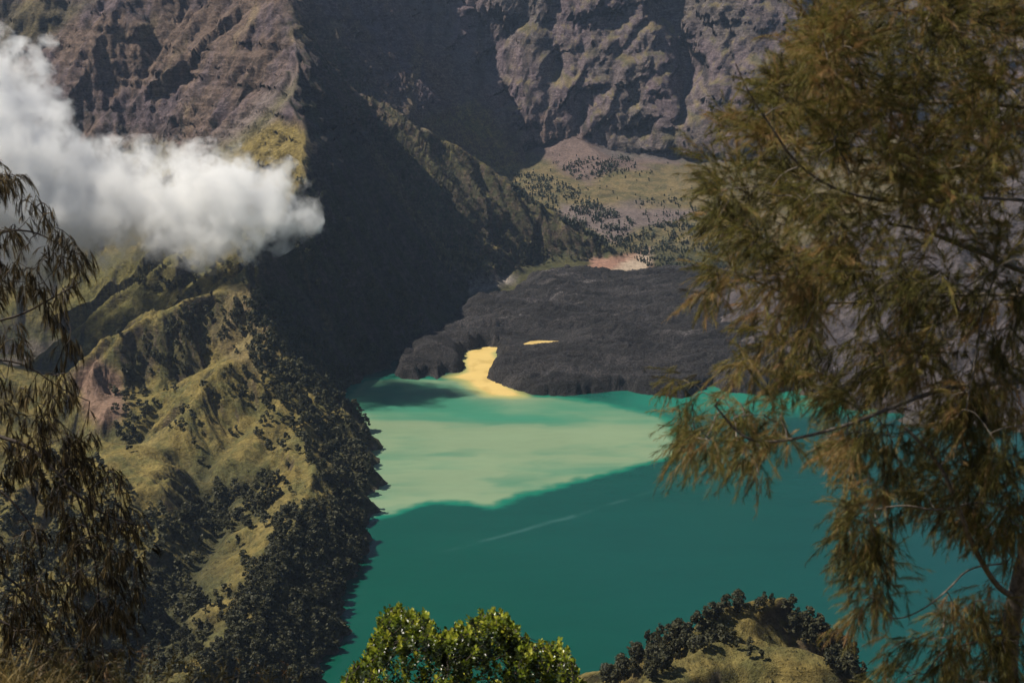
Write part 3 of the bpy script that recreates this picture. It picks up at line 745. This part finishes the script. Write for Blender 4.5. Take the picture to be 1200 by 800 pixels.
# its shell: the outline swollen around the puffs, one closed surface
import bmesh
mb = bpy.data.metaballs.new('cloud_shell'); mb.resolution = 22; mb.threshold = .12
for c, r in blobs:
    e = mb.elements.new(); e.co = tuple(c-CC); e.radius = r*2.3
mo = bpy.data.objects.new('cloud_shell', mb); sc.collection.objects.link(mo)
dg = bpy.context.evaluated_depsgraph_get(); me = bpy.data.meshes.new_from_object(mo.evaluated_get(dg)); me.name = 'cloud'
bpy.data.objects.remove(mo); bpy.data.metaballs.remove(mb)
me.materials.clear(); me.materials.append(mt.m)
o = link('cloud', me, None, CC)
tag(o, 'white ragged cloud drifting against the mountain at the upper left', 'cloud')
bb = np.array([v.co for v in me.vertices]); print('cloud', len(bb), bb.min(0), bb.max(0), time.time()-T0)

# ------------------------------------------------------------------ foreground casuarinas, shrub and grass on the rim
def unit(v): return v/(np.linalg.norm(v, axis=-1, keepdims=True)+1e-9)
def needles(P, D, L, w, droop, r):
    """thin drooping two-quad blades from P along D; arrays (n,3),(n,3),(n,)"""
    n = len(P); p1 = P+D*(L*.5)[:, None]; p1[:, 2] -= droop*.18*L
    D2 = unit(D+np.array([0, 0, -1.0])*(droop if np.isscalar(droop) else droop[:, None])); p2 = p1+D2*(L*.5)[:, None]
    s = unit(np.cross(D+.01, r.normal(size=(n, 3))))*(w*.5)
    V = np.stack([P-s*.7, P+s*.7, p1-s, p1+s, p2-s*.35, p2+s*.35], 1).reshape(-1, 3)
    b = np.arange(n)[:, None]*6
    F = np.concatenate([b+np.array([0,1,3,2]), b+np.array([2,3,5,4])])
    return V, F
def curve3(a, b, sag, k=5):
    t = np.linspace(0, 1, k)[:, None]; p = a*(1-t)+b*t; p[:, 2:] += (sag*4*t*(1-t)); return p
def grow(limbs, targets, r, near=.02, step=.07, up=.0):
    """twigs joining every target to the nearest wood grown so far; returns paths (points, radii)"""
    nodes = np.concatenate([l for l in limbs]); buf = np.empty((200000, 3)); nb = len(nodes); buf[:nb] = nodes
    d0 = np.array([np.min(np.sum((nodes-t)**2, 1)) for t in targets]); out = []
    for i in np.argsort(d0):
        t = targets[i]; q = np.sum((buf[:nb]-t)**2, 1); j = int(np.argmin(q)); a = buf[j].copy(); L = math.sqrt(q[j])
        k = max(3, int(L/step)+2); p = curve3(a, t, up*L, k); p[1:-1] += r.normal(size=(k-2, 3))*.03*L
        out.append(p); buf[nb:nb+k-1] = p[1:]; nb += k-1
    return out
def dense(p, step=.05):
    out = [p[0]]
    for a, b in zip(p[:-1], p[1:]):
        k = max(1, int(np.linalg.norm(b-a)/step)); out += [a+(b-a)*(i+1)/k for i in range(k)]
    return np.array(out)
def smooth_path(pts, it=2):
    p = np.array(pts, float)
    for _ in range(it):
        q = np.empty((len(p)*2-2, 3)); q[0::2] = p[:-1]*.75+p[1:]*.25; q[1::2] = p[:-1]*.25+p[1:]*.75; p = np.concatenate([p[:1], q, p[-1:]])
    return p
def plumes(base, axis, length, r, per, nlen, nw, droop, spread, tonef):
    """brushes of needles set along a short drooping shoot"""
    n = len(base); k = np.repeat(np.arange(n), per); t = r.random(n*per)
    ax = axis[k]; L = length[k]
    off = ax*(L*t)[:, None]; off[:, 2] -= droop*.45*L*t*t
    P = base[k]+off; tang = unit(ax+np.array([0, 0, -1.])*(droop*.9*t)[:, None])
    D = unit(tang+spread*r.normal(size=(n*per, 3)))
    nl = nlen*(.6+.7*r.random(n*per))*(1-.35*t)
    V, F = needles(P, D, nl, nw, droop, r)
    tone = np.repeat(tonef[k]+.22*r.normal(size=n*per), 6)
    return V, F, tone
def ramp_foliage(name, stops, trans, rough=.55, spec=.25):
    mt = Mat(name); m = mt; at = m.n('ShaderNodeAttribute', {'attribute_name': 'tone'}).outputs['Fac']
    c = m.ramp(at, *stops); m.set(m.b, 'Base_Color', c); m.set(m.b, 'Roughness', rough); m.set(m.b, 'Specular_IOR_Level', spec)
    tn = m.n('ShaderNodeBsdfTranslucent', None, Color=c); mx = m.n('ShaderNodeMixShader', None, i0=trans, i1=m.b.outputs[0], i2=tn.outputs[0])
    m.t.links.new(mx.outputs[0], m.o.inputs['Surface']); return mt.m
def pxpts(l): return [W(a, b, c) for a, b, c in l]
def scatter_px(poly, n, y0, y1, r):
    poly = np.asarray(poly, float); x0, yy0 = poly.min(0); x1, yy1 = poly.max(0); out = []
    while len(out) < n:
        px = x0+(x1-x0)*r.random(n); py = yy0+(yy1-yy0)*r.random(n)
        for a, b in zip(px[inpoly(px, py, poly)], py[inpoly(px, py, poly)]):
            out.append(W(a, b, y0+(y1-y0)*r.random()))
    return np.array(out[:n])

def barkmat(name, a, b, sc_=30.0):
    mt = Mat(name); m = mt; nz = m.noise(sc_, 4, .65, m.pos)
    m.set(m.b, 'Base_Color', m.ramp(nz, (.35, a), (.68, b))); m.set(m.b, 'Roughness', .85); m.set(m.b, 'Normal', m.bump(nz, .5, .01)); return mt.m
BK_R = barkmat('bark_grey', (.055,.042,.032), (.20,.165,.13)); BK_L = barkmat('bark_dark', (.022,.016,.012), (.07,.05,.04))

# --- right tree
r = np.random.default_rng(5)
root = bpy.data.objects.new('casuarina_tree', None); sc.collection.objects.link(root)
gx_, gy_ = W(1200, 800, 7.9)[0]+.05, 7.9; gz_ = float(height(np.array([gx_]), np.array([gy_]))[0])
root.location = (gx_, gy_, gz_); root_loc = np.array([gx_, gy_, gz_])
tag(root, 'large olive brown casuarina with feathery drooping needles filling the right side', 'tree')
trunk = smooth_path([root_loc-[0,0,.3], W(1196,860,7.9), W(1178,790,7.85), W(1190,690,7.8), W(1230,560,7.8), W(1265,380,7.9), W(1250,150,7.9), W(1215,-80,7.9), W(1190,-330,7.9)])
LIMB = [
 ([(1190,700,7.8),(1168,688,7.6),(1140,640,7.4),(1122,590,7.3),(1100,540,7.3),(1060,500,7.4)], .020,.008),
 ([(1255,445,7.9),(1200,446,7.6),(1120,452,7.4),(1085,462,7.3),(1050,475,7.2),(1010,492,7.1),(960,508,7.1),(900,520,7.0),(868,512,7.0),(838,475,7.0)], .017,.005),
 ([(1262,360,7.9),(1200,345,8.1),(1110,345,8.1),(1040,352,8.0),(970,356,7.9),(930,350,7.8),(890,330,7.8),(850,318,7.7)], .013,.004),
 ([(1258,330,7.9),(1195,318,7.7),(1160,300,7.6),(1120,285,7.5),(1080,268,7.4),(1040,262,7.4)], .020,.008),
 ([(1250,240,7.9),(1150,230,7.8),(1060,240,7.6),(980,225,7.4),(930,190,7.3),(905,150,7.2),(880,115,7.2),(862,75,7.1)], .012,.003),
 ([(1240,130,7.9),(1140,120,8.1),(1060,120,8.2),(1000,90,8.2),(950,50,8.2)], .013,.004),
 ([(1215,-60,7.9),(1120,-20,7.6),(1030,10,7.4),(980,25,7.3)], .013,.004),
 ([(1172,300,7.6),(1160,340,7.3),(1148,380,7.2),(1142,430,7.1),(1132,480,7.1)], .007,.004),
 ([(1176,660,7.7),(1135,664,7.3),(1112,690,7.2),(1085,712,7.2),(1055,726,7.2),(1035,720,7.2),(1025,705,7.2)], .006,.003),
 ([(1250,620,7.9),(1195,600,7.6),(1150,585,7.5),(1100,600,7.4),(1060,590,7.4),(1010,600,7.4)], .010,.004),
 ([(1190,740,7.8),(1130,755,7.6),(1105,760,7.5),(1085,790,7.5)], .008,.003),
 ([(1245,60,7.9),(1330,0,7.6),(1420,-60,7.3)], .02,.008), ([(1262,300,7.9),(1360,260,8.2),(1460,260,8.4)], .02,.008), ([(1240,520,7.8),(1330,500,7.6),(1420,520,7.4)], .02,.008),
 ([(1258,260,7.9),(1230,200,8.7),(1180,150,9.4)], .02,.008), ([(1262,400,7.9),(1230,420,8.8),(1190,430,9.5)], .02,.008),
]
tv = tube(trunk, np.linspace(.075, .02, len(trunk)), 9); link('trunk', mesh_np('trunk', tv[0]-root_loc, tv[1], BK_R), root)
limbs = [dense(trunk)]
for pts, r0, r1 in LIMB:
    p = smooth_path(pxpts(pts)); limbs.append(dense(p)); tv = tube(p, np.linspace(r0, r1, len(p)), 7)
    link('branch', mesh_np('branch', tv[0]-root_loc, tv[1], BK_R), root)
CROWN = [(985,-10),(970,25),(925,55),(900,75),(865,100),(835,170),(812,190),(818,235),(862,285),(832,320),(842,345),(862,410),(830,440),(775,468),(778,500),(800,520),(812,568),(850,580),(872,548),
         (905,590),(935,590),(960,540),(1000,520),(985,600),(1000,640),(1060,640),(1110,600),(1150,640),(1200,640),(1200,-10)]
_cl = scatter_px(CROWN, 160, 6.8, 8.8, r)
tg = np.concatenate([np.repeat(_cl, 4, 0)+r.normal(size=(640, 3))*.055, scatter_px(CROWN, 90, 6.7, 9.0, r), scatter_px([(905,70),(1200,0),(1200,620),(1080,560),(960,490),(880,430),(890,300),(850,220)], 120, 7.2, 9.4, r), scatter_px([(975,600),(1010,590),(1040,640),(1050,700),(1010,735),(980,690)], 22, 7.0, 7.6, r),
     scatter_px([(990,0),(1000,40),(1200,40),(1200,-10)], 14, 7.0, 8.5, r), scatter_px([(1085,740),(1130,690),(1200,690),(1200,810),(1100,790)], 45, 7.2, 8.2, r), scatter_px([(1020,760),(1110,735),(1110,810),(1040,810)], 8, 7.2, 7.8, r),
     scatter_px([(1200,-10),(1200,820),(1330,700),(1450,400),(1430,100),(1330,-200),(1150,-330),(1030,-200),(1000,-10)], 240, 6.6, 9.6, r)])
paths = grow(limbs, tg, r, up=.06)
tw = merge([tube(p, np.linspace(.0045, .0018, len(p)), 4) for p in paths]); tag(link('twigs', mesh_np('twigs', tw[0]-root_loc, tw[1], BK_R), root), kind='stuff')
cen = W(1230, 330, 8.0)
ends = []; axs = []
for p in paths:
    L = np.linalg.norm(p[-1]-p[0]); d = unit(p[-1]-p[-2]); rad_ = unit(p[-1]-cen)
    hi = float(ss(-.3, .9, (p[-1]-cen)[2]))
    for q in range(6):
        ends.append(p[-1]+r.normal(size=3)*.035); axs.append(unit(.7*d+.45*rad_+np.array([0,0,.9*hi-.45])+.6*r.normal(size=3)))
    for q in range(min(3, int(L/.14)+1)):
        k = int(r.integers(1, len(p))); ends.append(p[k]); axs.append(unit(.4*d+.3*rad_+np.array([0,0,.45*hi-.45])+.6*r.normal(size=3)))
ends = np.array(ends); axs = np.array(axs); n = len(ends)
tone = .50+.20*r.normal(size=n)+.6*fbm(ends[:, 0]*2.2, ends[:, 2]*2.2, 2)
V, F, T = plumes(ends, axs, .11+.14*r.random(n), r, 84, .060, .0017, .38, .34, tone)
NEED_R = ramp_foliage('needles_olive', [(.05,(.032,.024,.010)), (.36,(.088,.084,.020)), (.62,(.20,.185,.040)), (.95,(.32,.185,.08))], .36)
link('foliage', mesh_np('foliage', V-root_loc, F, NEED_R, False, {'tone': T}), root)
print('right tree', n, len(F), time.time()-T0)

# --- left tree, further down the slope
r = np.random.default_rng(11); D0 = 17.0
root = bpy.data.objects.new('casuarina_tree', None); sc.collection.objects.link(root)
bx = W(-95, 700, D0)[0]; bz_ = float(height(np.array([bx]), np.array([D0]))[0]); root_loc = np.array([bx, D0, bz_]); root.location = root_loc
tag(root, 'shade-darkened brown casuarina with hanging needle tufts reaching in from the left edge', 'tree')
trunk = smooth_path([root_loc-[0,0,.4], W(-90,900,D0), W(-80,720,D0), W(-100,500,D0), W(-90,300,D0), W(-60,180,D0)])
tv = tube(trunk, np.linspace(.16, .03, len(trunk)), 9); link('trunk', mesh_np('trunk', tv[0]-root_loc, tv[1], BK_L), root)
limbs = [dense(trunk, .1)]
for pts, r0, r1 in [
 ([(-95,470,17),(-40,495,16.8),(0,512,16.6),(30,520,16.5),(60,545,16.4),(90,580,16.3),(125,605,16.3),(160,615,16.3)], .034,.010),
 ([(-90,330,17),(-40,300,16.8),(0,270,16.6),(40,270,16.5),(75,290,16.4)], .022,.007), ([(-80,260,17),(-30,225,17),(0,215,17),(25,210,17)], .015,.006),
 ([(-95,420,17),(-30,380,17.2),(20,372,17.3),(60,350,17.3),(95,330,17.3)], .022,.007), ([(-95,440,17),(-20,420,17.4),(30,425,17.5),(70,455,17.5),(105,470,17.5)], .018,.006),
 ([(-92,520,17),(-20,560,16.6),(20,590,16.5),(50,640,16.4)], .024,.008), ([(-85,640,17),(-20,655,17),(40,700,16.8),(80,740,16.7)], .024,.008),
 ([(90,580,16.3),(110,640,16.4),(116,700,16.5),(122,780,16.5)], .016,.007), ([(-85,700,17),(-10,720,17.3),(60,760,17.3),(120,790,17.2)], .024,.008),
 ([(-90,380,17),(-180,350,16.6),(-260,380,16.3)], .03,.01), ([(-100,520,17),(-190,540,17.4),(-270,590,17.5)], .03,.01), ([(-85,640,17),(-120,600,18.2),(-140,580,19)], .03,.01)]:
    p = smooth_path(pxpts(pts)); limbs.append(dense(p, .08)); tv = tube(p, np.linspace(r0, r1, len(p)), 6)
    link('branch', mesh_np('branch', tv[0]-root_loc, tv[1], BK_L), root)
LP_ = [([(-60,170),(5,192),(45,222),(70,262),(100,272),(108,310),(82,350),(88,400),(55,415),(0,420),(-60,430)], 150), ([(-20,200),(20,205),(10,250),(-20,260)], 10),
       ([(0,440),(60,425),(95,440),(110,500),(100,540),(40,520),(0,500)], 42), ([(0,500),(100,520),(150,570),(185,605),(180,645),(120,640),(60,600),(0,560)], 100),
       ([(70,600),(170,640),(165,700),(140,745),(105,760),(80,700)], 70), ([(0,600),(60,620),(90,700),(150,760),(160,800),(0,800)], 110),
       ([(-60,430),(0,430),(0,800),(-60,800)], 90), ([(-300,250),(-60,150),(-60,800),(-260,760),(-330,500)], 170)]
tg = np.concatenate([scatter_px(a, int(b*.72), 15.6, 18.2, r) for a, b in LP_])
paths = grow(limbs, tg, r, step=.15, up=.05)
tw = merge([tube(p, np.linspace(.008, .0035, len(p)), 3) for p in paths]); tag(link('twigs', mesh_np('twigs', tw[0]-root_loc, tw[1], BK_L), root), kind='stuff')
ends = []; axs = []
for p in paths:
    L = np.linalg.norm(p[-1]-p[0]); d = unit(p[-1]-p[-2])
    for q in range(5):
        ends.append(p[-1]+r.normal(size=3)*.05); axs.append(unit(.45*d+np.array([.05,0,-.55])+.5*r.normal(size=3)))
    for q in range(min(7, int(L/.16)+1)):
        k = int(r.integers(1, len(p))); ends.append(p[k]); axs.append(unit(.35*d+np.array([.05,0,-.5])+.55*r.normal(size=3)))
ends = np.array(ends); axs = np.array(axs); n = len(ends)
tone = .38+.18*r.normal(size=n)+.5*ss(636.3, 634.8, 0*ends[:, 2]+634)*0+.12*ss(634.5, 637, ends[:, 2])  # upper tufts toned lighter, their highlights put into the colour
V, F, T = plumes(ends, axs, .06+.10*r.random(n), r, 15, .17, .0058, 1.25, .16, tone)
NEED_L = ramp_foliage('needles_shade_brown', [(.05,(.018,.012,.008)), (.42,(.042,.032,.016)), (.68,(.11,.082,.036)), (.95,(.24,.165,.07))], .28)  # dark stops put the shade on this tree into its needle colour
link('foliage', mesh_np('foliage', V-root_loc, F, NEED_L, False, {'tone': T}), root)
print('left tree', n, len(F), time.time()-T0)

# --- glossy shrub in the middle
r = np.random.default_rng(3); D0 = 11.0
bx = W(540, 800, D0)[0]; bz_ = float(height(np.array([bx]), np.array([D0]))[0]); root_loc = np.array([bx, D0, bz_])
root = bpy.data.objects.new('leafy_shrub', None); sc.collection.objects.link(root); root.location = root_loc
tag(root, 'glossy green shrub of small rounded leaves at the bottom centre in front of the lake', 'shrub')
outl = np.array([(385,815),(405,780),(425,762),(440,735),(446,712),(462,702),(500,705),(508,722),(522,731),(540,720),(552,716),(562,706),(588,704),(602,722),(615,738),(635,745),(655,742),(668,758),(680,785),(700,815)], float)
def top_at(px): return np.interp(px, outl[:, 0], outl[:, 1])
tips = []
while len(tips) < 620:
    px = 385+315*r.random(); Y = D0+1.5*(r.random()-.5)*2; inner = abs(Y-D0)/1.5
    edge = top_at(px)+4+inner*45*r.random()+abs(r.normal())*14; tips.append(W(px, edge, Y))
for _ in range(900):
    px = 370+345*r.random(); Y = D0-1.2+2.4*r.random(); tips.append(W(px, top_at(px)+18+190*r.random()**1.3, Y))
tips = np.array(tips); crown0 = root_loc+np.array([0, 0, .35*(636-bz_)])
limbs = [];  stems = []
for k in range(7):
    a = k*.9; e = np.array([bx+.7*math.cos(a), D0+.6*math.sin(a), 633.6+.3*r.random()]); p = smooth_path([root_loc-[0,0,.1], crown0+.3*(e-crown0), e])
    limbs.append(dense(p)); tv = tube(p, np.linspace(.03, .010, len(p)), 6); stems.append(tv); link('stem', mesh_np('stem', tv[0]-root_loc, tv[1], BK_L), root)
paths = grow(limbs, tips, r, up=-.08)
tw = merge([tube(p, np.linspace(.006, .0022, len(p)), 4) for p in paths]); tag(link('twigs', mesh_np('twigs', tw[0]-root_loc, tw[1], BK_L), root), kind='stuff')
LPt = []; LD = []; LT = []
for p in paths:
    e = p[-1]; d = unit(unit(p[-1]-p[-2])+np.array([0,0,1.3])+.25*r.normal(size=3)); tn = .44+.20*r.normal()
    ns = 24
    for i in range(ns):
        t = i/ns; a = i*2.4+r.random(); sx_ = unit(np.cross(d, np.array([1.,.3,.1]))); sy_ = np.cross(d, sx_)
        out = sx_*math.cos(a)+sy_*math.sin(a); lift = .25+1.4*(1-t)**2
        LPt.append(e-d*t*.20+out*.006); LD.append(unit(out+d*lift+.25*r.normal(size=3))); LT.append(tn-.16+.52*(1-t)**3-.22*t+.15*r.normal())  # inner leaves darkened along each shoot: interior shade put into the tone
LPt = np.array(LPt); LD = np.array(LD); n = len(LPt); Ln = .028+.018*r.random(n); Wd = Ln*.36
side = unit(np.cross(LD, np.array([0,0,1.])+.5*r.normal(size=(n, 3)))); nrm = np.cross(side, LD)
prof = [(0,0,0),(.38,1,.10),(.75,.85,.10),(1,0,-.02),(.38,0,-.06),(.75,0,-.05)]      # base, left/right bulge, tip, midrib
def lp(t, s, h): return LPt+LD*(Ln*t)[:, None]+side*(Wd*s)[:, None]+nrm*(Ln*h*1.3)[:, None]
V = np.stack([lp(0,0,0), lp(.38,1,.1), lp(.75,.85,.08), lp(1,0,-.04), lp(.75,-.85,.08), lp(.38,-1,.1), lp(.4,0,-.04), lp(.76,0,-.05)], 1).reshape(-1, 3)
b = np.arange(n)[:, None]*8
F = np.concatenate([b+np.array(q) for q in ([0,1,6,6],)])*0
tri = np.concatenate([b+np.array(q) for q in ([0,6,1],[1,6,2],[2,6,7],[2,7,3],[0,5,6],[5,4,6],[4,7,6],[4,3,7])])
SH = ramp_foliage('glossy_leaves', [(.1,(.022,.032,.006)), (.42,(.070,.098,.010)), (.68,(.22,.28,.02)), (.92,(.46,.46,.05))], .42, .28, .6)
link('foliage', mesh_np('foliage', V-root_loc, tri, SH, True, {'tone': np.repeat(np.array(LT), 8)}), root)
print('shrub', n, time.time()-T0)

# --- dry grass and herbs on the hump at the left
r = np.random.default_rng(8); n = 26000
x = -6.5+6.0*r.random(n); y = 3.6+6.4*r.random(n); dn = fbm(x*1.4, y*1.4, 3); k = (r.random(n) < .62+dn); x = x[k]; y = y[k]; n = len(x)
P = np.stack([x, y, height(x, y)-.01], 1); D = unit(np.array([.15,0,1.])+.33*r.normal(size=(n, 3))); L = .14+.20*r.random(n)
V, F = needles(P, D, L, .0052, .5, r); T = np.repeat(.55+.22*r.normal(size=n)+.3*fbm(x*.9, y*.9, 2), 6)
GR = ramp_foliage('dry_grass', [(.1,(.07,.055,.02)), (.45,(.20,.145,.05)), (.75,(.36,.25,.10)), (.98,(.42,.33,.16))], .35)
tag(link('dry_grass', mesh_np('dry_grass', V, F, GR, False, {'tone': T})), 'golden dry grass on the rim at the bottom left corner', 'grass', None, 'stuff')
VV = []; so = 0; parts = []
for i in range(150):                                   # seed stalks and fern-like herbs
    px = 5+330*r.random(); Y = 6.2+3.0*r.random(); top = W(px, 735+70*r.random()+max(0, (px-60)*.10), Y); b0 = top+np.array([-.12+.24*r.random(), .2*r.random(), 0])
    b0[2] = float(height(np.array([b0[0]]), np.array([b0[1]]))[0])-.02
    if b0[2] > top[2]-.1: continue
    p = curve3(b0, top, 0, 7); bend = np.linspace(0, 1, 7)**3; p[:, 0] += .10*bend*(1 if r.random() < .7 else -1); p[:, 2] -= .05*bend
    v, f = tube(p, np.linspace(.0032, .0014, 7), 3); parts.append((v, f, np.full(len(v), .35)))
    m_ = 26; tt = r.random(m_)*.5+.5 if r.random() < .5 else r.random(m_)*.75+.22
    q = np.stack([np.interp(tt, np.linspace(0, 1, 7), p[:, c]) for c in range(3)], 1)
    v, f = needles(q, unit(np.array([0,0,.5])+.8*r.normal(size=(m_, 3))), .025+.05*r.random(m_), .007, .4, r)
    parts.append((v, f, np.full(len(v), .1+.55*r.random())))
v, f, t = merge(parts)
HB = ramp_foliage('herbs', [(.1,(.035,.035,.015)), (.45,(.075,.060,.022)), (.75,(.20,.10,.05)), (.98,(.32,.2,.11))], .3)
tag(link('wild_herbs', mesh_np('wild_herbs', v, f, HB, False, {'tone': t})), 'thin seed stalks and herbs rising behind the dry grass', 'herbs', None, 'stuff')
print('front', time.time()-T0)

# ------------------------------------------------------------------ haze: the air of the crater
import bmesh
bm = bmesh.new(); bmesh.ops.create_cube(bm, size=1)
for v in bm.verts: v.co = (v.co.x*56000, v.co.y*56000, -120+(v.co.z+.5)*3300)
me = bpy.data.meshes.new('haze'); bm.to_mesh(me); bm.free()
mt = Mat('haze_air'); m = mt; m.t.nodes.remove(m.b)
pv = m.n('ShaderNodeVolumePrincipled', None, Color=(.52,.70,1.0,1), Density=.000019, Anisotropy=.2)
m.t.links.new(pv.outputs[0], m.o.inputs['Volume']); me.materials.append(mt.m)
tag(link('haze', me), 'thin bluish air between the viewer and the far walls', 'haze', None, 'stuff')
print('done', time.time()-T0)
